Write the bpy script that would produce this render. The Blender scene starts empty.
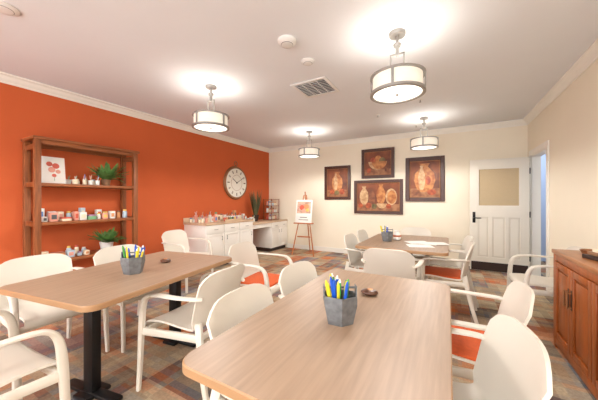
import bpy, bmesh, math, random
from mathutils import Vector, Matrix
random.seed(7)
S=bpy.context.scene
COL=S.collection
try:
    S.view_settings.view_transform='Standard'; S.view_settings.look='None'
    S.view_settings.exposure=0.62
except Exception as e: print(e)

# ---------------- materials ----------------
def lin(c):
    r=[]
    for v in c[:3]:
        v/=255.0
        r.append(v/12.92 if v<=0.04045 else ((v+0.055)/1.055)**2.4)
    return (r[0],r[1],r[2],1)
MATS={}
def mat(name,c,rough=0.5,metal=0,var=0.05,scale=8,emis=0,stretch=(1,1,1),bump=0,ecol=None,detail=3):
    if name in MATS: return MATS[name]
    m=bpy.data.materials.new(name); m.use_nodes=True
    nt=m.node_tree; b=nt.nodes['Principled BSDF']
    b.inputs['Roughness'].default_value=rough; b.inputs['Metallic'].default_value=metal
    tc=nt.nodes.new('ShaderNodeTexCoord'); mp=nt.nodes.new('ShaderNodeMapping')
    mp.inputs['Scale'].default_value=stretch
    n=nt.nodes.new('ShaderNodeTexNoise'); n.inputs['Scale'].default_value=scale; n.inputs['Detail'].default_value=detail
    nt.links.new(tc.outputs['Object'],mp.inputs[0]); nt.links.new(mp.outputs[0],n.inputs['Vector'])
    r=nt.nodes.new('ShaderNodeValToRGB')
    L=lin(c)
    r.color_ramp.elements[0].position=0.3; r.color_ramp.elements[1].position=0.7
    r.color_ramp.elements[0].color=tuple(max(0,v*(1-var)) for v in L[:3])+(1,)
    r.color_ramp.elements[1].color=tuple(min(1,v*(1+var)) for v in L[:3])+(1,)
    nt.links.new(n.outputs['Fac'],r.inputs['Fac']); nt.links.new(r.outputs['Color'],b.inputs['Base Color'])
    if bump:
        bp=nt.nodes.new('ShaderNodeBump'); bp.inputs['Strength'].default_value=bump; bp.inputs['Distance'].default_value=0.01
        nt.links.new(n.outputs['Fac'],bp.inputs['Height']); nt.links.new(bp.outputs[0],b.inputs['Normal'])
    if emis:
        b.inputs['Emission Color'].default_value=lin(ecol or c); b.inputs['Emission Strength'].default_value=emis
    MATS[name]=m; return m

M_orange=mat('orange_paint',(202,95,48),0.85,var=0.02,scale=3)
M_cream=mat('cream_paint',(242,233,213),0.75,var=0.01,scale=3)
M_ceil=mat('ceiling_paint',(228,230,233),0.9,var=0.01,scale=2)
M_trim=mat('white_trim',(240,237,228),0.5,var=0.01)
M_blue=mat('corridor_paint',(182,194,214),0.8,var=0.01)
M_shelf=mat('rustic_wood',(140,80,42),0.5,var=0.3,scale=6,stretch=(8,8,.8),bump=0.05)
M_shelfh=mat('rustic_wood_board',(146,84,44),0.5,var=0.3,scale=6,stretch=(8,.8,8),bump=0.05)
M_cab=mat('cherry_wood',(156,82,32),0.35,var=0.22,scale=5,stretch=(5,5,0.6))
M_cabtop=mat('cherry_top',(164,104,58),0.3,var=0.15,scale=5,stretch=(5,0.6,1))
M_table=mat('table_laminate',(158,132,109),0.42,var=0.12,scale=7,stretch=(9,0.5,1),detail=6)
M_tedge=mat('table_edge_band',(164,126,90),0.4,var=0.05)
M_black=mat('black_metal',(34,33,34),0.4,0.5,var=0.05)
M_chair=mat('white_resin',(220,213,200),0.4,var=0.01,scale=2)
M_pad=mat('orange_cushion',(206,88,36),0.8,var=0.08,scale=40,bump=0.1)
M_chrome=mat('brushed_nickel',(160,157,152),0.4,0.5,var=0.03)
M_shade=mat('lamp_shade',(224,218,204),0.6,emis=0.28,ecol=(255,244,226))
M_diff=mat('lamp_diffuser',(255,250,240),0.6,emis=1.2,ecol=(255,248,235))
M_white=mat('white_plastic',(228,227,224),0.5,var=0.01)
M_grey=mat('mid_grey',(110,110,112),0.7)
M_galv=mat('galvanised_metal',(116,118,120),0.5,0.4,var=0.25,scale=30)
M_counter=mat('counter_wood',(205,176,146),0.4,var=0.08,scale=6,stretch=(4,1,1))
M_cabw=mat('white_cabinet',(238,234,226),0.5,var=0.01)
M_frame=mat('walnut_frame',(70,34,20),0.35,var=0.2,scale=12)
M_gold=mat('gold_liner',(150,98,48),0.4,0.3,var=0.1)
M_dark=mat('dark_wood',(48,30,22),0.5,var=0.1)
M_stone=mat('brown_pebble',(88,56,40),0.3,var=0.3,scale=30)
M_leaf=mat('green_leaf',(98,138,72),0.5,var=0.35,scale=12)
M_leafd=mat('dark_leaf',(80,78,46),0.6,var=0.25,scale=12)
M_terra=mat('terracotta',(176,92,56),0.7)
M_paper=mat('paper',(240,238,232),0.8,var=0.01)
PAL=[mat('craft_%d'%i,c,0.45) for i,c in enumerate([(204,90,70),(230,190,96),(90,130,180),(110,160,116),(228,228,222),(204,144,96),(170,124,150),(226,160,140),(90,88,90),(180,200,214),(140,102,72),(234,218,190)])]

# ---------------- builder ----------------
def catmull(pts,n=5):
    pts=[Vector(p) for p in pts]; out=[]
    P=[pts[0]*2-pts[1]]+pts+[pts[-1]*2-pts[-2]]
    for i in range(1,len(P)-2):
        a,b,c,d=P[i-1:i+3]
        for k in range(n):
            t=k/n
            out.append(0.5*((2*b)+(c-a)*t+(2*a-5*b+4*c-d)*t*t+(3*b-a-3*c+d)*t**3))
    out.append(pts[-1]); return out

class B:
    def __init__(s): s.bm=bmesh.new(); s.m=[]
    def mi(s,m):
        if m not in s.m: s.m.append(m)
        return s.m.index(m)
    def merge(s,bm2,m,M=None):
        if M is not None: bmesh.ops.transform(bm2,matrix=M,verts=bm2.verts)
        k=s.mi(m); mp={}
        for v in bm2.verts: mp[v]=s.bm.verts.new(v.co)
        for f in bm2.faces:
            try:
                nf=s.bm.faces.new([mp[v] for v in f.verts]); nf.material_index=k
            except ValueError: pass
        bm2.free()
    def box(s,lo,hi,m,bev=0.0,M=None,seg=2):
        bm=bmesh.new(); bmesh.ops.create_cube(bm,size=1)
        for v in bm.verts:
            v.co=Vector([ (lo[i]+hi[i])/2+v.co[i]*(hi[i]-lo[i]) for i in range(3)])
        if bev: bmesh.ops.bevel(bm,geom=bm.edges[:],offset=bev,segments=seg,affect='EDGES',profile=0.5)
        s.merge(bm,m,M)
    def cbox(s,c,sz,m,bev=0,rot=(0,0,0)):
        from mathutils import Euler
        M=Matrix.Translation(c)@Euler(rot).to_matrix().to_4x4()
        s.box([-a/2 for a in sz],[a/2 for a in sz],m,bev,M)
    def lathe(s,prof,m,loc=(0,0,0),n=20,M=None,caps=True):
        bm=bmesh.new(); rings=[]
        for r,z in prof:
            rings.append([bm.verts.new((r*math.cos(2*math.pi*i/n),r*math.sin(2*math.pi*i/n),z)) for i in range(n)])
        for a,b in zip(rings,rings[1:]):
            for i in range(n): bm.faces.new((a[i],a[(i+1)%n],b[(i+1)%n],b[i]))
        if caps:
            bm.faces.new(rings[0][::-1]); bm.faces.new(rings[-1])
        T=Matrix.Translation(loc)
        s.merge(bm,m,T@M if M is not None else T)
    def cyl(s,p0,p1,r0,m,r1=None,n=12):
        p0=Vector(p0);p1=Vector(p1); d=p1-p0
        M=d.to_track_quat('Z','Y').to_matrix().to_4x4()
        s.lathe([(r0,0),(r0 if r1 is None else r1,d.length)],m,loc=p0,n=n,M=M)
    def sphere(s,c,r,m,sc=(1,1,1),n=16,M=None):
        bm=bmesh.new(); bmesh.ops.create_uvsphere(bm,u_segments=n,v_segments=n//2+2,radius=r)
        T=Matrix.Translation(c)
        if M is not None: T=T@M
        T=T@Matrix.Diagonal((*sc,1)); s.merge(bm,m,T)
    def torus(s,c,R,r,m,n=32,k=8,M=None,sc=(1,1,1)):
        bm=bmesh.new(); g=[]
        for i in range(n):
            a=2*math.pi*i/n
            g.append([bm.verts.new(((R+r*math.cos(2*math.pi*j/k))*math.cos(a),(R+r*math.cos(2*math.pi*j/k))*math.sin(a),r*math.sin(2*math.pi*j/k))) for j in range(k)])
        for i in range(n):
            for j in range(k):
                bm.faces.new((g[i][j],g[(i+1)%n][j],g[(i+1)%n][(j+1)%k],g[i][(j+1)%k]))
        T=Matrix.Translation(c)
        if M is not None: T=T@M
        s.merge(bm,m,T@Matrix.Diagonal((*sc,1)))
    def sweep(s,path,ws,hs,m,side=(1,0,0),K=8):
        bm=bmesh.new(); side=Vector(side); n=len(path); g=[]
        for i,p in enumerate(path):
            t=(path[min(i+1,n-1)]-path[max(i-1,0)]).normalized()
            sd=(side-t*side.dot(t)).normalized(); nn=t.cross(sd)
            f=i/(n-1)*(len(ws)-1); a=min(int(f),len(ws)-2); q=f-a
            w=ws[a]*(1-q)+ws[a+1]*q; h=hs[a]*(1-q)+hs[a+1]*q
            ring=[]
            for (cx,cy) in [(-1,-.5),(-.6,-1),(.6,-1),(1,-.5),(1,.5),(.6,1),(-.6,1),(-1,.5)]:
                ring.append(bm.verts.new(p+sd*cx*w/2+nn*cy*h/2))
            g.append(ring)
        for a,b in zip(g,g[1:]):
            for j in range(8): bm.faces.new((a[j],a[(j+1)%8],b[(j+1)%8],b[j]))
        bm.faces.new(g[0][::-1]); bm.faces.new(g[-1]); s.merge(bm,m)
    def poly(s,pts,m):
        bm=bmesh.new(); bm.faces.new([bm.verts.new(p) for p in pts]); s.merge(bm,m)
    def leaf(s,p0,dirv,L,w,droop,m):
        d=Vector(dirv).normalized(); sd=d.cross(Vector((0,0,1)))
        if sd.length<1e-3: sd=Vector((1,0,0))
        sd.normalize(); bm=bmesh.new(); prev=None; N=6
        for i in range(N+1):
            t=i/N; c=Vector(p0)+d*L*t+Vector((0,0,-droop*t*t))
            ww=w*math.sin(math.pi*min(1,0.12+t*0.88))**0.7 if t<1 else 0.001
            a=bm.verts.new(c-sd*ww/2); b=bm.verts.new(c+Vector((0,0,-w*0.12))); e=bm.verts.new(c+sd*ww/2)
            if prev:
                bm.faces.new((prev[0],prev[1],b,a)); bm.faces.new((prev[1],prev[2],e,b))
            prev=(a,b,e)
        s.merge(bm,m)
    def done(s,name,loc=(0,0,0),rz=0,recalc=True,smooth=True):
        if recalc: bmesh.ops.recalc_face_normals(s.bm,faces=s.bm.faces[:])
        me=bpy.data.meshes.new(name); s.bm.to_mesh(me); s.bm.free()
        for m in s.m: me.materials.append(m)
        if smooth:
            for p in me.polygons: p.use_smooth=True
            me.set_sharp_from_angle(angle=math.radians(38))
        return inst(name,me,loc,rz)
def inst(name,me,loc,rz=0):
    o=bpy.data.objects.new(name,me); o.location=loc; o.rotation_euler=(0,0,rz); COL.objects.link(o); return o
def rbox(lo,hi,m,name,bev=0):
    b=B(); b.box(lo,hi,m,bev); return b.done(name,smooth=bool(bev))

XL,XR,YB,YN,H=-4.48,1.24,6.2,-2.2,2.75
# ---------------- floor ----------------
def carpet():
    m=bpy.data.materials.new('patterned_carpet'); m.use_nodes=True; nt=m.node_tree; b=nt.nodes['Principled BSDF']
    b.inputs['Roughness'].default_value=0.95
    tc=nt.nodes.new('ShaderNodeTexCoord')
    def cells(sx,sy,stops,off):
        mp=nt.nodes.new('ShaderNodeMapping'); mp.inputs['Scale'].default_value=(sx,sy,1); mp.inputs['Location'].default_value=(off,off*.7,0)
        nt.links.new(tc.outputs['Object'],mp.inputs[0])
        fl=nt.nodes.new('ShaderNodeVectorMath'); fl.operation='FLOOR'; nt.links.new(mp.outputs[0],fl.inputs[0])
        sep=nt.nodes.new('ShaderNodeSeparateXYZ'); nt.links.new(fl.outputs[0],sep.inputs[0])
        cb=nt.nodes.new('ShaderNodeCombineXYZ'); nt.links.new(sep.outputs[0],cb.inputs[0]); nt.links.new(sep.outputs[1],cb.inputs[1])
        wn=nt.nodes.new('ShaderNodeTexWhiteNoise'); wn.noise_dimensions='3D'; nt.links.new(cb.outputs[0],wn.inputs['Vector'])
        r=nt.nodes.new('ShaderNodeValToRGB'); r.color_ramp.interpolation='CONSTANT'
        e=r.color_ramp.elements
        while len(e)<len(stops): e.new(0.5)
        for i,(p,c) in enumerate(stops): e[i].position=p; e[i].color=lin(c)
        nt.links.new(wn.outputs['Value'],r.inputs['Fac']); return r,wn
    st=[(0,(172,148,118)),(.2,(108,118,132)),(.33,(194,174,142)),(.48,(96,84,76)),(.6,(196,178,148)),(.74,(206,110,48)),(.87,(146,98,66))]
    r1,w1=cells(3.3,3.3,st,0.3)
    r2,w2=cells(14.0,3.3,st,5.1)
    r3,w3=cells(3.3,18.0,st,9.7)
    mix=nt.nodes.new('ShaderNodeMix'); mix.data_type='RGBA'; mix.inputs[0].default_value=0.32
    nt.links.new(r1.outputs[0],mix.inputs[6]); nt.links.new(r2.outputs[0],mix.inputs[7])
    mix2=nt.nodes.new('ShaderNodeMix'); mix2.data_type='RGBA'; mix2.inputs[0].default_value=0.24
    nt.links.new(mix.outputs[2],mix2.inputs[6]); nt.links.new(r3.outputs[0],mix2.inputs[7])
    n=nt.nodes.new('ShaderNodeTexNoise'); n.inputs['Scale'].default_value=60; nt.links.new(tc.outputs['Object'],n.inputs['Vector'])
    mr=nt.nodes.new('ShaderNodeMapRange'); mr.inputs[1].default_value=.3; mr.inputs[2].default_value=.7; mr.inputs[3].default_value=.74; mr.inputs[4].default_value=1.02
    nt.links.new(n.outputs['Fac'],mr.inputs[0])
    vm=nt.nodes.new('ShaderNodeVectorMath'); vm.operation='SCALE'
    nt.links.new(mix2.outputs[2],vm.inputs[0]); nt.links.new(mr.outputs[0],vm.inputs['Scale'])
    nt.links.new(vm.outputs[0],b.inputs['Base Color'])
    return m
M_carpet=carpet()
rbox((XL-.12,YN-.12,-.1),(2.5,7.6,0),M_carpet,'floor')
rbox((XL-.12,YN-.12,H),(2.5,7.6,H+.1),M_ceil,'ceiling')
rbox((XL-.12,YN,0),(XL,YB+.12,H),M_orange,'wall_left')
rbox((XL,YB,0),(XR,YB+.12,H),M_cream,'wall_back')
DY0,DY1,DH=5.09,5.95,2.06
b=B(); b.box((XR,YN,0),(XR+.12,DY0,H),M_cream); b.box((XR,DY1,0),(XR+.12,YB+.12,H),M_cream); b.box((XR,DY0,DH),(XR+.12,DY1,H),M_cream)
b.done('wall_right',smooth=False)
# near wall behind camera; unseen wide windows added to let in fill light
b=B()
b.box((XL-.12,YN-.12,0),(XR+.12,YN,.35),M_cream); b.box((XL-.12,YN-.12,2.5),(XR+.12,YN,H),M_cream)
for x0,x1 in [(XL-.12,-4.2),(-2.7,-2.5),(-.95,-.75),(.95,XR+.12)]: b.box((x0,YN-.12,.35),(x1,YN,2.5),M_cream)
b.done('wall_near',smooth=False)
for i,(x0,x1) in enumerate([(-4.2,-2.7),(-2.5,-.95),(-.75,.95)]):
    b=B(); t=.05
    b.box((x0,YN-.09,.35),(x0+t,YN-.03,2.5),M_trim); b.box((x1-t,YN-.09,.35),(x1,YN-.03,2.5),M_trim)
    b.box((x0+t,YN-.09,.35),(x1-t,YN-.03,.4),M_trim); b.box((x0+t,YN-.09,2.45),(x1-t,YN-.03,2.5),M_trim)
    b.box((x0+t,YN-.08,1.5),(x1-t,YN-.04,1.53),M_trim)
    b.done('fill_window_%d'%(i+1),smooth=False)
# corridor
b=B(); b.box((2.38,YN,0),(2.5,7.6,H),M_blue); b.box((XR+.12,7.48,0),(2.38,7.6,H),M_blue); b.box((XR,YB+.12,0),(XR+.12,7.6,H),M_blue)
b.done('wall_corridor',smooth=False)

def crown(name,p0,p1,inward):
    b=B(); iv=Vector(inward)
    prof=[(0,-.10),(.012,-.10),(.018,-.082),(.04,-.055),(.055,-.028),(.08,-.015),(.08,0),(0,0)]
    bm=bmesh.new(); A=[bm.verts.new(Vector(p0)+iv*a+Vector((0,0,z))) for a,z in prof]; C=[bm.verts.new(Vector(p1)+iv*a+Vector((0,0,z))) for a,z in prof]
    n=len(prof)
    for i in range(n): bm.faces.new((A[i],A[(i+1)%n],C[(i+1)%n],C[i]))
    bm.faces.new(A); bm.faces.new(C[::-1]); b.merge(bm,M_trim); return b.done(name,smooth=False)
crown('trim_1',(XL,YN,H),(XL,YB,H),(1,0,0)); crown('trim_2',(XL,YB,H),(XR,YB,H),(0,-1,0)); crown('trim_3',(XR,YN,H),(XR,YB,H),(-1,0,0))
rbox((XL,YN,0),(XL+.015,3.38,.11),M_trim,'baseboard_left'); rbox((-3.85,YB-.015,0),(XR,YB,.11),M_trim,'baseboard_back')
rbox((XR-.015,YN,0),(XR,DY0-.09,.11),M_trim,'baseboard_right')
# door casing
b=B()
b.box((XR-.02,DY0-.09,0),(XR,DY0,DH+.09),M_trim,.004); b.box((XR-.02,DY1,0),(XR,DY1+.09,DH+.09),M_trim,.004); b.box((XR-.02,DY0,DH),(XR,DY1,DH+.09),M_trim,.004)
b.box((XR,DY0,0),(XR+.12,DY0+.018,DH),M_trim); b.box((XR,DY1-.018,0),(XR+.12,DY1,DH),M_trim); b.box((XR,DY0,DH-.018),(XR+.12,DY1,DH),M_trim)
b.done('trim_4')

# door leaf, open, parallel to the back wall
M_door=mat('door_paint',(232,227,214),0.45,var=0.01); M_groove=mat('door_groove_shade',(222,216,202),0.5,var=0.01); M_shadeblind=mat('beige_blind',(196,176,142),0.8,var=0.04,scale=40,stretch=(1,1,8))
b=B(); W=.86; t=.045
def dbx(x0,x1,z0,z1,y0=0,y1=t,m=M_door,bev=0): b.box((x0,y0,z0),(x1,y1,z1),m,bev)
dbx(0,.12,.01,2.04); dbx(W-.12,W,.01,2.04); dbx(.12,W-.12,1.88,2.04); dbx(.12,W-.12,.99,1.18); dbx(.12,W-.12,.01,.26)
dbx(.285,.335,.26,.99); dbx(.525,.575,.26,.99)
for x0,x1 in [(.12,.285),(.335,.525),(.575,.74)]:
    dbx(x0,x1,.26,.99,.012,.03,M_groove); dbx(x0+.03,x1-.03,.29,.96,.007,.012,M_door)  # groove shade put into colour: darker copy of the door paint
dbx(.12,.74,1.18,1.88,.018,.027,M_shadeblind,0)
for z0,z1 in [(1.18,1.2),(1.86,1.88)]: dbx(.12,.74,z0,z1,.004,.041)
dbx(.12,.14,1.2,1.86,.004,.041); dbx(.72,.74,1.2,1.86,.004,.041)
dbx(.02,W-.02,.015,.17,-.004,0,M_dark,0)
b.box((.04,-.01,.88),(.085,0,1.08),M_black,.004)
b.cyl((.062,-.01,.97),(.062,-.055,.97),.011,M_black); b.cyl((.062,-.05,.97),(.17,-.05,.97),.009,M_black); b.lathe([(.012,0),(.012,.012)],M_black,(.062,-.01,1.05),M=Matrix.Rotation(math.pi/2,4,'X'))
for z in (.3,1.05,1.8): b.cyl((W+.004,-.004,z-.05),(W+.004,-.004,z+.05),.008,M_black)
b.done('door_1',(.345,5.895,0))

# ---------------- chairs ----------------
def chair(pad):
    b=B()
    prof=catmull([(0,.255,.405),(0,.235,.437),(0,.12,.446),(0,-.05,.434),(0,-.15,.438),(0,-.205,.475),(0,-.228,.55),(0,-.25,.65),(0,-.272,.745),(0,-.288,.825)],4)
    n=len(prof); bm=bmesh.new(); g=[]; K=14
    for i,p in enumerate(prof):
        t=i/(n-1); row=[]
        hw=.245-.03*math.sin(math.pi*min(1,t/0.62))*.9 if t<.62 else .245
        bk=max(0,min(1,(t-.45)/.15))
        for j in range(K+1):
            s=-1+2*j/K
            z=p.z; y=p.y+bk*.05*s*s
            z+= (1-bk)*.012*s*s
            topf=max(0,(t-.75)/.25)**1.5
            z-= topf*.07*abs(s)**5
            row.append(bm.verts.new((s*hw,y,z)))
        g.append(row)
    for a,c in zip(g,g[1:]):
        for j in range(K): bm.faces.new((a[j],a[j+1],c[j+1],c[j]))
    bmesh.ops.recalc_face_normals(bm,faces=bm.faces[:])
    bmesh.ops.solidify(bm,geom=bm.faces[:],thickness=.013)
    b.merge(bm,M_chair)
    for sx in (1,-1):
        path=catmull([(sx*.285,.265,0),(sx*.28,.255,.2),(sx*.278,.245,.42),(sx*.278,.228,.58),(sx*.278,.185,.648),(sx*.276,.10,.668),(sx*.272,-.05,.67),(sx*.256,-.18,.672),(sx*.225,-.235,.665)],5)
        b.sweep(path,[.028,.032,.036,.042,.046,.046,.042,.03],[.03,.036,.042,.032,.02,.018,.018,.018],M_chair)
        path=catmull([(sx*.21,-.19,.50),(sx*.225,-.215,.38),(sx*.245,-.26,.18),(sx*.26,-.31,0)],5)
        b.sweep(path,[.036,.036,.028],[.05,.042,.03],M_chair)
        path=catmull([(sx*.272,.235,.405),(sx*.245,.05,.405),(sx*.222,-.2,.41)],4)
        b.sweep(path,[.028,.026,.028],[.05,.045,.05],M_chair)
    b.box((-.272,.222,.385),(.272,.245,.425),M_chair,.006)
    b.box((-.222,-.215,.39),(.222,-.195,.43),M_chair,.005)
    if pad: b.box((-.205,-.16,.449),(.205,.225,.474),M_pad,.01,seg=3)
    bmesh.ops.recalc_face_normals(b.bm,faces=b.bm.faces[:])
    me=bpy.data.meshes.new('chair_pad' if pad else 'chair_plain'); b.bm.to_mesh(me); b.bm.free()
    for m in b.m: me.materials.append(m)
    for p in me.polygons: p.use_smooth=True
    me.set_sharp_from_angle(angle=math.radians(50)); return me
CH=[chair(False),chair(True)]
# (x,y of chair centre, facing angle deg: 0 = faces +Y, -90 = faces +X, 90 = faces -X, 180=-Y), pad
chairs=[(-1.98,.33,4,0),(-2.80,.88,-86,0),(-2.72,1.50,-84,0),(-3.50,2.70,-80,0),
 (-1.62,1.36,97,0),(-1.74,2.26,-84,1),(-.70,1.07,-88,0),(-.73,1.69,-92,0),
 (.10,1.86,90,1),(-.02,1.20,99,0),(.88,3.64,94,0),
 (-.52,2.92,0,0),(-.94,3.52,-90,0),(-.95,4.12,-90,0),(-.04,3.50,88,1),(-.02,4.10,94,0),(-.5,4.74,180,0)]
for x,y,a,p in chairs: inst('plastic_armchair',CH[p],(x,y,0),math.radians(a))

# ---------------- tables ----------------
def table(name,cx,cy,w,l,rz,feet,cr=.07):
    b=B()
    pts=[]
    for (sx,sy,a0) in [(1,1,0),(-1,1,90),(-1,-1,180),(1,-1,270)]:
        for k in range(8):
            a=math.radians(a0+90*k/7); pts.append((sx*(w/2-cr)+cr*math.cos(a),sy*(l/2-cr)+cr*math.sin(a)))
    bm=bmesh.new(); 
    def ring(sc,z): return [bm.verts.new((x-math.copysign(sc,x),y-math.copysign(sc,y),z)) for x,y in pts]
    r0=ring(.003,.716); r1=ring(0,.719); r2=ring(0,.745); r3=ring(.004,.75); n=len(pts)
    for a,c in ((r0,r1),(r1,r2),(r2,r3)):
        for i in range(n): bm.faces.new((a[i],a[(i+1)%n],c[(i+1)%n],c[i]))
    bm.faces.new(r0[::-1]); b.merge(bm,M_tedge)
    bm=bmesh.new(); bm.faces.new([bm.verts.new((x-math.copysign(.004,x),y-math.copysign(.004,y),.75)) for x,y in pts]); b.merge(bm,M_table)
    for fy in feet:
        b.box((-.045,fy-.03,.03),(.045,fy+.03,.70),M_black,.006)
        b.box((-.25,fy-.035,0),(.25,fy+.035,.03),M_black,.01)
        b.box((-.25,fy-.03,.695),(.25,fy+.03,.716),M_black,.003)
        b.box((-.07,fy-.08,0),(.07,fy+.08,.025),M_black,.008)
    b.box((-.02,feet[0],.69),(.02,feet[1],.714),M_black)
    return b.done(name,(cx,cy,0),rz)
table('activity_table',-.405,1.29,.83,1.42,0,[-.42,.42])
table('activity_table',-2.146,1.222,.9,1.3,math.radians(9),[-.35,.36])
table('activity_table',-.5,3.80,1.0,1.35,0,[-.35,.35])

# ---------------- table items ----------------
PENB=mat('pen_blue',(24,84,190),.35); PENY=mat('pen_yellow',(226,206,50),.35); PENG=mat('pen_green',(70,150,70),.35)
def caddy(loc,rz,pens):
    b=B()
    def hexr(r,z,sx=1.15): return [(sx*r*math.cos(math.pi/3*i+math.pi/6),r*math.sin(math.pi/3*i+math.pi/6),z) for i in range(6)]
    bm=bmesh.new()
    rs=[hexr(.055,0),hexr(.072,.085),hexr(.072,.125),hexr(.067,.125),hexr(.067,.085),hexr(.05,.006)]
    V=[[bm.verts.new(p) for p in r] for r in rs]
    for a,c in zip(V,V[1:]):
        for i in range(6): bm.faces.new((a[i],a[(i+1)%6],c[(i+1)%6],c[i]))
    bm.faces.new(V[0][::-1]); bm.faces.new(V[-1]); b.merge(bm,M_galv)
    for s_ in (-1,1):
        b.box((s_*.072-.002,-.02,.10),(s_*.072+.002,.02,.165),M_galv,.0008)
    b.cyl((-.076,0,.155),(.076,0,.155),.005,M_galv,n=10)
    b.box((-.055,-.0015,.01),(.055,.0015,.12),M_galv); 
    for i in range(pens):
        a=random.uniform(0,6.28); r=random.uniform(.018,.045); x=r*math.cos(a)*1.3; y=math.copysign(max(abs(r*math.sin(a)),.014),math.sin(a)); 
        m=random.choice([PENB,PENB,PENB,PENY,PENY,PENG,PENY])
        top=Vector((x*1.3+random.uniform(-.015,.015),y*1.6,random.uniform(.16,.2)))
        base=Vector((x*.6,y*.6,.01)); b.cyl(base,top,.0075,m,n=8); d=(top-base).normalized(); b.cyl(top,top+d*.016,.007,M_paper if i%5==0 else m,r1=.003,n=8)
    return b.done('pencil_caddy',loc,rz)
caddy((-.43,1.14,.75),.5,16); caddy((-2.07,1.13,.75),.7,12)
def pebble(loc):
    b=B(); b.sphere((0,0,.018),.05,M_stone,(1,.8,.36)); b.sphere((.004,0,.033),.018,PAL[5],(1,1,.3)); return b.done('painted_pebble',loc)
pebble((-.40,1.54,.75)); pebble((-2.17,1.46,.75))
b=B(); b.lathe([(.03,0),(.05,.01),(.055,.05),(.04,.09),(.028,.11),(.034,.13),(.03,.13),(.024,.11)],M_paper); b.lathe([(.045,.03),(.0565,.05),(.05,.07)],M_terra,caps=False); b.done('ceramic_vase',(-.62,3.85,.75))
caddy((-.72,3.68,.75),.3,8)
b=B()
for i in range(4): b.cbox((random.uniform(-.16,.16),random.uniform(-.2,.2),.001+.0015*i),(.28,.215,.0012),M_paper,rot=(0,0,random.uniform(-.6,.6)))
b.done('paper_sheets',(-.26,3.62,.75))

# ---------------- pendant lamps ----------------
def pendant(x,y):
    b=B(); zt=H
    b.lathe([(.065,zt-.028),(.07,zt-.018),(.07,zt)],M_chrome,n=24)
    b.cyl((0,0,zt-.10),(0,0,zt-.028),.012,M_chrome); b.lathe([(.028,zt-.12),(.034,zt-.1),(.02,zt-.085)],M_chrome)
    for sx in (-1,1): b.box((sx*.055-.006,-.006,2.36),(sx*.055+.006,.006,zt-.18),M_chrome)
    b.box((-.061,-.006,zt-.192),(.061,.006,zt-.18),M_chrome); b.box((-.012,-.012,zt-.2),(.012,.012,zt-.1),M_chrome)
    b.box((-.225,-.009,2.355),(.225,.009,2.365),M_chrome); b.box((-.009,-.225,2.355),(.009,.225,2.365),M_chrome)
    R=.205; b.lathe([(R,2.235),(R,2.365),(R-.004,2.365),(R-.004,2.235),(R,2.235)],M_shade,n=40,caps=False)
    for z0,z1 in ((2.213,2.235),(2.362,2.374)):
        b.lathe([(.228,z0),(.228,z1),(.2,z1),(.2,z0),(.228,z0)],M_chrome,n=40,caps=False)
    for k in range(4):
        a=k*math.pi/2; b.cbox((.222*math.cos(a),.222*math.sin(a),2.295),(.01,.02,.155),M_chrome,rot=(0,0,a))
    b.lathe([(.001,2.222),(.2,2.222),(.2,2.228),(.001,2.228)],M_diff,n=40)
    b.lathe([(.012,2.205),(.012,2.222)],M_chrome)
    b.done('pendant_lamp',(x,y,0))
    l=bpy.data.lights.new('pendant_uplight','AREA'); l.shape='DISK'; l.size=.38; l.energy=2.3; l.color=(1,.97,.93)
    o=bpy.data.objects.new('pendant_uplight',l); o.location=(x,y,2.345); o.rotation_euler=(math.pi,0,0); COL.objects.link(o)
    l=bpy.data.lights.new('pendant_downlight','SPOT'); l.energy=56; l.color=(1,.97,.93); l.shadow_soft_size=.18; l.spot_size=math.radians(174); l.spot_blend=.35
    o=bpy.data.objects.new('pendant_downlight',l); o.location=(x,y,2.19); COL.objects.link(o)
for x,y in [(-.39,2.43),(-2.64,2.40),(-2.57,5.0),(-.38,5.16),(-.39,-.3),(-2.64,-.3)]: pendant(x,y)  # last two hang unseen behind the camera, added as fill light
l=bpy.data.lights.new('corridor_fill','POINT'); l.energy=26; l.color=(.9,.95,1); l.shadow_soft_size=.2  # unseen lamp added to brighten the corridor past the doorway
o=bpy.data.objects.new('corridor_fill',l); o.location=(1.9,6.2,2.4); COL.objects.link(o)

# ceiling fittings
def disc(name,x,y,r,h=.03):
    b=B(); b.lathe([(r*.55,-h),(r*.8,-h*.8),(r,-h*.35),(r,0)],M_white,n=28); b.lathe([(r*.62,-h*.99),(r*.66,-h*.92)],M_grey,n=28,caps=False); b.done(name,(x,y,H))
disc('smoke_detector',-1.28,2.05,.085,.045); disc('smoke_detector',-1.28,2.46,.07,.03); disc('ceiling_speaker',-2.92,.65,.09,.02)
for x,y in [(-.55,5.6),(-.36,4.2),(-1.05,4.6)]:
    b=B(); b.lathe([(.03,-.008),(.035,0)],M_white); b.cyl((0,0,-.035),(0,0,-.008),.008,M_chrome); b.lathe([(.016,-.04),(.016,-.035)],M_chrome); b.done('fire_sprinkler',(x,y,H))
b=B(); w=.22
for a in (-1,1):
    b.box((a*w-.02,-w-.02,-.012),(a*w+.02,w+.02,0),M_white,.003); b.box((-w+.02,a*w-.02,-.012),(w-.02,a*w+.02,0),M_white,.003)
b.box((-w,-w,-.002),(w,w,0),M_grey)
for i in range(9): b.cbox((0,-w+.04+i*.045,-.009),(2*w-.04,.026,.003),M_white,rot=(.6,0,0))
for i in (-1,0,1): b.box((i*.1-.004,-w,-.014),(i*.1+.004,w,-.004),M_white)
b.done('air_vent',(-1.5,3.1,H))

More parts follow.
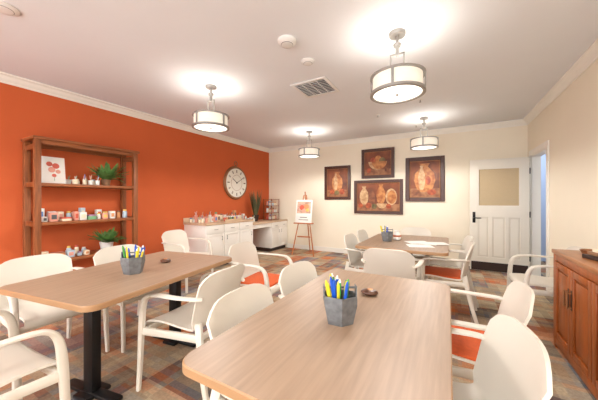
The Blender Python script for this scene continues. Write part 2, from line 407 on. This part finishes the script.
# ---------------- shelf unit ----------------
b=B(); D=.38; L=1.15; HH=2.03; p=.06
for y in (0,L-p):
    for x in (0,D-p): b.box((x,y,0),(x+p,y+p,HH-.03),M_shelf,.004)
    for z in (.1,.56,1.02,1.48,1.92): b.box((p,y+.01,z-.03),(D-p,y+p-.01,z+.03),M_shelf,.003)
for z in [.14,.58,1.04,1.50]:
    b.box((.005,p,z-.035),(D-.005,L-p,z),M_shelfh,.003)
b.box((-.0,-.015,HH-.03),(D+.02,L+.015,HH),M_shelfh,.004)
b.box((D-.035,p,HH-.08),(D-.01,L-p,HH-.03),M_shelfh,.003); b.box((0,p,HH-.08),(.02,L-p,HH-.03),M_shelfh)
b.done('wooden_bookshelf',(-4.46,1.15,0))
SX,SY=-4.46,1.15
def jar(b,x,y,z,r,h,m,lid=None):
    b.lathe([(r*.9,0),(r,.006),(r,h*.75),(r*.7,h*.85),(r*.7,h)],m,(x,y,z),n=14)
    if lid: b.lathe([(r*.75,h*.86),(r*.75,h+.008)],lid,(x,y,z),n=14)
PALE=[PAL[4],PAL[4],PAL[11],PAL[9],PAL[4],PAL[7],PAL[11]]
def supplies(name,z,y0,y1,kinds,hmin,hmax,x0=.1,x1=.31,ox=SX,oy=SY,wr=(.045,.085),gap=(.004,.035),depth=.07):
    b=B()
    for row in range(2):
        y=y0
        while y<y1:
            w=random.uniform(*wr); x=(x0 if row==0 else x1)-.03+random.uniform(-.01,.01)
            h=random.uniform(hmin,hmax)*(1.0 if row==0 else .75); m=random.choice(PAL[:8]+PALE*2); k=random.choice(kinds)
            if k=='jar': jar(b,x,y+w/2,0,w*.42,h,random.choice(PALE+[PAL[9],PAL[5]]),random.choice(PAL))
            elif k=='box': b.cbox((x,y+w/2,h/2),(depth,w*.95,h),m,.003); b.cbox((x+depth/2+.001,y+w/2,h/2),(.002,w*.6,h*.5),random.choice(PAL))
            elif k=='stack':
                w=w*1.6; zz=0
                for q in range(random.randint(2,4)):
                    hh=random.uniform(.015,.03); b.cbox((x,y+w/2,zz+hh/2),(depth*1.3,w*random.uniform(.8,1),hh),random.choice(PAL[:8]+PALE),.002); zz+=hh
            elif k=='cup':
                b.lathe([(w*.38,0),(w*.48,h*.7)],random.choice(PALE),(x,y+w/2,0),n=12)
                for q in range(4): b.cyl((x,y+w/2,h*.5),(x+random.uniform(-.02,.02),y+w/2+random.uniform(-.02,.02),h*.7+random.uniform(.03,.08)),.003,random.choice(PAL[:8]),n=6)
            y+=w+random.uniform(*gap)
    return b.done(name,(ox,oy,z))
supplies('craft_supplies',1.50,.38,.66,['jar','box','cup'],.07,.13)
supplies('craft_supplies',1.04,.09,.98,['jar','box','stack','box'],.08,.16)
supplies('craft_supplies',.58,.09,.56,['box','stack','jar'],.06,.12)
supplies('craft_supplies',.14,.10,.85,['box','stack'],.12,.22,wr=(.12,.2),depth=.12)
# art card on shelf
b=B(); Mr=Matrix.Translation((.24,.20,.0))@Matrix.Rotation(math.radians(-8),4,'Y')
b.box((-.006,-.10,0),(.006,.13,.33),M_paper,.001,M=Mr)
for (yy,zz,r,c) in [(-.02,.24,.03,PAL[0]),(.04,.22,.035,PAL[0]),(0,.17,.035,PAL[7]),(.06,.15,.025,PAL[7]),(.02,.1,.022,PAL[0])]:
    b.sphere((0,0,0),r,c,(1,1,1),n=12,M=Mr@Matrix.Translation((.007-.0,yy,zz))@Matrix.Diagonal((.08,1,1,1)))
b.box((.0,.02,.03),(.0075,.024,.1),PAL[3],M=Mr)
b.done('strawberry_artwork',(SX,SY,1.502))
def plant(name,loc,n,L,w,up,m,potm,pr=.055,ph=.1,droop=.08):
    b=B(); b.lathe([(pr*.75,0),(pr,ph),(pr*.9,ph),(pr*.85,ph*.85)],potm,n=18); b.lathe([(.001,ph*.84),(pr*.86,ph*.85)],M_dark,n=18,caps=False)
    for i in range(n):
        a=2*math.pi*i/n*2.4+random.uniform(-.3,.3); u=random.uniform(*up)
        dx,dy=math.cos(a),math.sin(a)*.85
        if dx<0: dx*=.35
        b.leaf((dx*pr*.3,dy*pr*.3,ph*.85),(dx,dy,u),L*random.uniform(.6,1),w,droop*random.uniform(.3,1.3),m)
    return b.done(name,loc,recalc=False)
plant('potted_plant',(SX+.2,SY+.80,1.50),64,.35,.05,(.45,2.0),M_leaf,PAL[10],.06,.09,.12)
plant('potted_plant',(SX+.22,SY+.80,.58),54,.29,.065,(.4,2.0),M_leaf,M_white,.085,.13,.08)

# ---------------- wall clock ----------------
R4=Matrix.Rotation(math.pi/2,4,'Y')
M_bronze=mat('antique_bronze',(150,104,68),0.4,0.3,var=0.2)
M_dial=mat('clock_dial',(236,232,220),0.6,var=0.02)
M_num=mat('clock_numerals',(110,90,72),.6)
b=B(); R=.37
b.lathe([(R+.02,0),(R+.03,.02),(R+.015,.045),(R-.02,.05),(R-.03,.03),(R-.03,.018)],M_bronze,M=R4,n=48,caps=True)
b.lathe([(.001,.019),(R-.028,.0195),(R-.028,.051),(.001,.051)],M_dial,M=R4,n=48)
zf=.0515
b.torus((zf,0,0),R*.5,.003,M_bronze,M=R4,n=40)
for k in range(12):
    a=k*math.pi/6; rr=R*.74
    b.cbox((zf,rr*math.sin(a),rr*math.cos(a)),(.004,.011 if k%3 else .024,.07),M_num,rot=(-a,0,0))
    if k%3: b.cbox((zf,rr*math.sin(a+.07),rr*math.cos(a+.07)),(.004,.008,.07),M_num,rot=(-a-.07,0,0))
for a,Lh,w in ((math.radians(305),.17,.014),(math.radians(60),.25,.01)):
    b.cbox((zf+.006,Lh/2*math.sin(a),Lh/2*math.cos(a)),(.003,w,Lh),M_dark,rot=(-a,0,0))
b.lathe([(.018,.05),(.018,.062)],M_dark,M=R4)
b.cyl((.02,0,R+.01),(.02,0,R+.06),.022,M_bronze); b.torus((.02,0,R+.095),.05,.009,M_bronze,M=R4)
b.done('wall_clock',(XL,4.82,1.71))

# ---------------- counter ----------------
b=B(); x0,x1=XL+.005,-3.87; y0,y1,y2,y3=3.40,4.72,5.45,6.185
T=.86; T2=.77
b.box((x0,y0-.02,T-.035),(-3.84,y1+.01,T),M_counter,.004); b.box((x0,y1+.01,T2-.035),(-3.84,y3,T2),M_counter,.004)
b.box((x0,y0-.02,T),(x0+.02,y1,T+.09),M_counter,.003)
b.box((x0,y0,.09),(x1,y1,T-.035),M_cabw,.002); b.box((x0,y0+.01,0),(x1-.05,y1,.09),M_dark)
b.box((x0,y2,.09),(x1,y3,T2-.035),M_cabw,.002); b.box((x0,y2,0),(x1-.05,y3,.09),M_dark)
b.box((x0,y1,T2-.13),(x1,y2,T2-.035),M_cabw); 
def front(ya,yb,za,zb):
    g=.008; b.box((x1,ya+g,za+g),(x1+.018,yb-g,zb-g),M_cabw,.003)
    if zb-za>.3:
        b.box((x1+.018,ya+g,za+g),(x1+.024,ya+.055,zb-g),M_cabw,.002)
        b.box((x1+.018,yb-.055,za+g),(x1+.024,yb-g,zb-g),M_cabw,.002); b.box((x1+.018,ya+.055,za+g),(x1+.024,yb-.055,za+.06),M_cabw,.002); b.box((x1+.018,ya+.055,zb-.06),(x1+.024,yb-.055,zb-g),M_cabw,.002)
def knob(y,z,hz=True):
    if hz: b.cyl((x1+.04,y-.04,z),(x1+.04,y+.04,z),.005,M_chrome,n=8); b.cyl((x1+.015,y-.03,z),(x1+.04,y-.03,z),.004,M_chrome,n=6); b.cyl((x1+.015,y+.03,z),(x1+.04,y+.03,z),.004,M_chrome,n=6)
    else: b.cyl((x1+.04,y,z-.04),(x1+.04,y,z+.04),.005,M_chrome,n=8); b.cyl((x1+.015,y,z-.03),(x1+.04,y,z-.03),.004,M_chrome,n=6); b.cyl((x1+.015,y,z+.03),(x1+.04,y,z+.03),.004,M_chrome,n=6)
n=3; w=(y1-y0)/n
for i in range(n):
    front(y0+i*w,y0+(i+1)*w,.66,T-.035); knob(y0+(i+.5)*w,.74)
    front(y0+i*w,y0+(i+1)*w,.09,.66); knob(y0+(i+.85 if i%2==0 else i+.15)*w,.56,False)
w=(y3-y2)/2
for i in range(2):
    front(y2+i*w,y2+(i+1)*w,.58,T2-.035); knob(y2+(i+.5)*w,.65)
    front(y2+i*w,y2+(i+1)*w,.09,.58); knob(y2+(i+.85 if i==0 else i+.15)*w,.5,False)
b.done('built_in_counter')
supplies('art_supplies',T,.0,1.20,['jar','cup','cup','box'],.08,.2,.14,.38,ox=XL,oy=3.44)
supplies('art_supplies',T2,.0,.30,['jar','cup','box'],.10,.2,.14,.38,ox=XL,oy=4.78)
b=B(); b.box((0,0,0),(.14,.5,.012),M_counter,.002)
for a in (0,.128): b.box((a,0,.012),(a+.012,.5,.05),M_counter)
for i in range(8): jar(b,.07,.05+i*.058,.012,.022,.09,PAL[(i*5)%12],PAL[4])
b.done('paint_tray',(-4.02,3.9,T))
b=B(); b.lathe([(.06,0),(.09,.16),(.08,.16),(.07,.14)],M_dark,n=16)
for i in range(120):
    a=random.uniform(0,6.28); dx,dy=math.cos(a),math.sin(a)
    b.leaf((dx*.04,dy*.04,.12),(dx*.3,dy*.3,random.uniform(1.2,2.4)),random.uniform(.35,.74),.017,.03,M_leafd)
b.done('grass_plant',(-4.22,5.27,T2),recalc=False)
b=B()
for x in (0,.24):
    for y in (0,.36): b.box((x,y,0),(x+.015,y+.015,.56),M_shelf)
for z in (.02,.2,.38,.55):
    b.box((0,0,z-.012),(.255,.375,z),M_shelf); 
    if z<.5:
        for i in range(5): jar(b,.17,.05+i*.068,z,.026,.09,PALE[(i*3+int(z*30))%7],PAL[5]); jar(b,.09,.05+i*.068,z,.026,.12,PAL[(i*7+int(z*20))%12])
b.done('display_rack',(-4.27,5.66,T2))

# ---------------- easel ----------------
b=B(); Mw=mat('easel_wood',(186,112,62),0.5,var=0.15)
for sx in (-1,1): b.cyl((sx*.27,-.12,0),(sx*.03,.06,1.42),.014,Mw,r1=.012,n=8)
b.cyl((0,.42,0),(0,.08,1.36),.014,Mw,n=8)
b.cyl((0,.07,1.34),(0,.05,1.5),.014,Mw,n=8)
b.box((-.24,-.10,.74),(.24,-.02,.765),Mw,.003); b.box((-.16,-.06,.42),(.16,-.03,.45),Mw,.003); b.box((-.1,.015,1.24),(.1,.04,1.27),Mw,.003)
Mr=Matrix.Translation((0,-.075,.766))@Matrix.Rotation(math.radians(-9),4,'X')
b.box((-.2,-.012,0),(.2,.008,.54),M_paper,.002,M=Mr)
b.box((-.17,-.0135,.22),(.17,-.012,.5),mat('art_lilac',(206,166,146),.8,var=.35,scale=12),0,M=Mr)
for (xx,zz,r,c) in [(-.05,.36,.06,PAL[0]),(.06,.38,.065,PAL[5]),(.0,.29,.05,PAL[7]),(.09,.3,.04,PAL[1])]:
    b.sphere((0,0,0),1,c,n=12,M=Mr@Matrix.Translation((xx,-.014,zz))@Matrix.Diagonal((r,.002,r,1)))
b.box((-.12,-.0135,.06),(.12,-.012,.075),PAL[8],0,M=Mr); b.box((-.09,-.0135,.12),(.09,-.012,.135),PAL[8],0,M=Mr)
b.done('display_easel',(-2.98,5.55,0),math.radians(8))

# ---------------- paintings ----------------
def artmat(name,c1,c2,sc):
    m=bpy.data.materials.new(name); m.use_nodes=True; nt=m.node_tree; bs=nt.nodes['Principled BSDF']; bs.inputs['Roughness'].default_value=.5
    tc=nt.nodes.new('ShaderNodeTexCoord'); n=nt.nodes.new('ShaderNodeTexNoise'); n.inputs['Scale'].default_value=sc; n.inputs['Detail'].default_value=4
    r=nt.nodes.new('ShaderNodeValToRGB'); r.color_ramp.elements[0].color=lin(c1); r.color_ramp.elements[1].color=lin(c2); r.color_ramp.elements[0].position=.35; r.color_ramp.elements[1].position=.65
    nt.links.new(tc.outputs['Object'],n.inputs[0]); nt.links.new(n.outputs['Fac'],r.inputs['Fac']); nt.links.new(r.outputs[0],bs.inputs['Base Color']); return m
A_bg=artmat('canvas_dark',(92,44,24),(142,76,38),4); A_or=artmat('canvas_amber',(160,88,42),(206,142,80),12); A_br=artmat('canvas_bowl',(92,48,30),(146,88,54),12)
A_cl=artmat('canvas_cloth',(126,76,46),(176,124,84),9); A_fr=artmat('canvas_fruit',(140,54,30),(194,96,50),14); A_gr=artmat('canvas_green',(84,78,44),(134,116,70),12)
A_cr=artmat('canvas_cream',(176,130,86),(218,184,138),14)
def painting(xa,xb,za,zb,shapes,fw=.07):
    b=B(); w=xb-xa; h=zb-za; y=-.035
    b.box((0,y,0),(fw,0,h),M_frame,.008); b.box((w-fw,y,0),(w,0,h),M_frame,.008); b.box((fw,y,0),(w-fw,0,fw),M_frame,.008); b.box((fw,y,h-fw),(w-fw,0,h),M_frame,.008)
    g=.01
    b.box((fw,-.025,fw),(fw+g,0,h-fw),M_gold); b.box((w-fw-g,-.025,fw),(w-fw,0,h-fw),M_gold); b.box((fw+g,-.025,fw),(w-fw-g,0,fw+g),M_gold); b.box((fw+g,-.025,h-fw-g),(w-fw-g,0,h-fw),M_gold)
    b.box((fw+g,-.015,fw+g),(w-fw-g,0,h-fw-g),A_bg)
    iw=w-2*fw-2*g; ih=h-2*fw-2*g
    b.box((fw+g,-.0155,fw+g),(w-fw-g,-.015,fw+g+ih*.24),A_cl)
    for k,(kind,u,v,a,c,m) in enumerate(shapes):
        cx=fw+g+u*iw; cz=fw+g+v*ih; yy=-.0165-.0005*k
        if kind=='e': pts=[(cx+a*iw*math.cos(t*math.pi/14),yy,cz+c*ih*math.sin(t*math.pi/14)) for t in range(28)]
        elif kind=='b':
            pts=[(cx+a*iw*math.cos(t),yy,cz-c*ih*math.sin(t)) for t in [math.pi*q/14 for q in range(15)]]
        elif kind=='v':
            pr=[(.45,-1),(.8,-.7),(1,-.2),(.9,.3),(.5,.62),(.3,.78),(.5,1)]
            pts=[(cx+a*iw*p,yy,cz+c*ih*q) for p,q in pr]+[(cx-a*iw*p,yy,cz+c*ih*q) for p,q in pr[::-1]]
        b.poly(pts,m)
    return b.done('framed_painting',(xa,YB-.001,za),smooth=False)
painting(-2.74,-2.06,1.31,2.14,[('v',.5,.54,.27,.36,A_or),('v',.42,.54,.1,.3,A_cr),('e',.24,.17,.12,.09,A_fr),('e',.48,.14,.11,.08,A_gr),('e',.74,.17,.13,.1,A_fr)])
painting(-1.79,-1.05,1.80,2.48,[('e',.34,.62,.13,.15,A_fr),('e',.52,.68,.13,.16,A_or),('e',.68,.61,.12,.14,A_gr),('b',.5,.58,.36,.36,A_cr),('b',.56,.58,.29,.34,A_or),('e',.16,.2,.09,.11,A_fr),('e',.86,.22,.09,.12,A_br)])
painting(-1.97,-.87,.98,1.76,[('v',.17,.56,.11,.34,A_cr),('v',.36,.5,.09,.28,A_br),('v',.58,.6,.11,.36,A_or),('e',.82,.5,.13,.3,A_cr),('e',.83,.49,.1,.24,A_or),('e',.28,.18,.07,.11,A_fr),('e',.42,.15,.06,.1,A_gr),('b',.6,.26,.12,.18,A_cr),('e',.08,.18,.06,.09,A_fr),('e',.76,.16,.06,.09,A_fr)])
painting(-.82,-.07,1.27,2.21,[('e',.5,.56,.42,.26,A_br),('v',.5,.54,.36,.4,A_or),('v',.4,.54,.12,.34,A_cr),('e',.62,.46,.09,.12,A_fr),('e',.22,.13,.14,.08,A_br),('e',.74,.13,.15,.08,A_fr)],.085)

# ---------------- credenza right ----------------
b=B(); cx0,cx1=.83,1.22; ya,yb=1.70,3.20; Hc=.86
b.box((cx0-.02,ya-.02,Hc-.035),(cx1,yb+.02,Hc),M_cabtop,.006)
b.box((cx0,ya,.08),(cx1,yb,Hc-.035),M_cab,.002); b.box((cx0+.03,ya+.02,0),(cx1,yb-.02,.08),M_cab)
b.box((cx0-.012,ya,.0),(cx0+.03,ya+.05,Hc-.035),M_cab,.003); b.box((cx0-.012,yb-.05,0),(cx0+.03,yb,Hc-.035),M_cab,.003)
b.box((cx0-.012,ya+.05,.03),(cx0,yb-.05,.10),M_cab,.003); b.box((cx0-.012,ya+.05,Hc-.09),(cx0,yb-.05,Hc-.035),M_cab,.003)
w=(yb-ya-.1)/4
for i in range(4):
    a=ya+.05+i*w+.004; c=a+w-.008; z0,z1=.108,Hc-.098; s=.05
    b.box((cx0-.018,a,z0),(cx0,a+s,z1),M_cab,.003); b.box((cx0-.018,c-s,z0),(cx0,c,z1),M_cab,.003)
    b.box((cx0-.018,a+s,z0),(cx0,c-s,z0+s),M_cab,.003); b.box((cx0-.018,a+s,z1-s),(cx0,c-s,z1),M_cab,.003)
    b.box((cx0-.012,a+s+.02,z0+s+.02),(cx0,c-s-.02,z1-s-.02),M_cab,.006)
    hy=c-.025 if i%2==0 else a+.025
    b.cyl((cx0-.045,hy,.47),(cx0-.045,hy,.60),.007,M_bronze,n=8)
    for z in (.48,.59): b.cyl((cx0-.018,hy,z),(cx0-.045,hy,z),.006,M_bronze,n=8)
    b.box((cx0-.021,hy-.012,.46),(cx0-.018,hy+.012,.61),M_dark)
b.done('wooden_credenza')
b=B(); b.box((0,0,0),(.16,.22,.03),M_dark,.004); b.box((.02,.02,.03),(.14,.2,.055),PAL[10],.004); b.box((.03,.04,.055),(.13,.17,.08),PAL[11],.003); b.done('stacked_books',(.95,2.62,Hc),.3)
b=B(); b.lathe([(.06,0),(.075,.03),(.07,.03),(.055,.008)],M_bronze,n=20); b.done('small_dish',(1.02,3.06,Hc))
b=B(); b.cbox((0,0,.002),(.2,.28,.002),M_paper,rot=(0,0,.3)); b.cbox((.02,.03,.0045),(.2,.28,.002),M_paper,rot=(0,0,-.1)); b.done('paper_sheets',(1.0,2.30,Hc))
b=B(); b.box((-.02,-.05,-.06),(0,.05,.06),M_grey,.004); b.done('wall_thermostat',(XR,2.28,1.92))

# ---------------- world + camera ----------------
w=bpy.data.worlds.new('World'); S.world=w; w.use_nodes=True
bg=w.node_tree.nodes['Background']; bg.inputs[0].default_value=(.97,.98,1,1); bg.inputs[1].default_value=4.6
cam=bpy.data.cameras.new('camera'); cam.lens=16; cam.sensor_width=36; cam.sensor_fit='HORIZONTAL'; cam.clip_start=.05
co=bpy.data.objects.new('camera',cam); co.location=(0,0,1.3); co.rotation_euler=(math.radians(90),0,math.radians(29.4)); COL.objects.link(co); S.camera=co
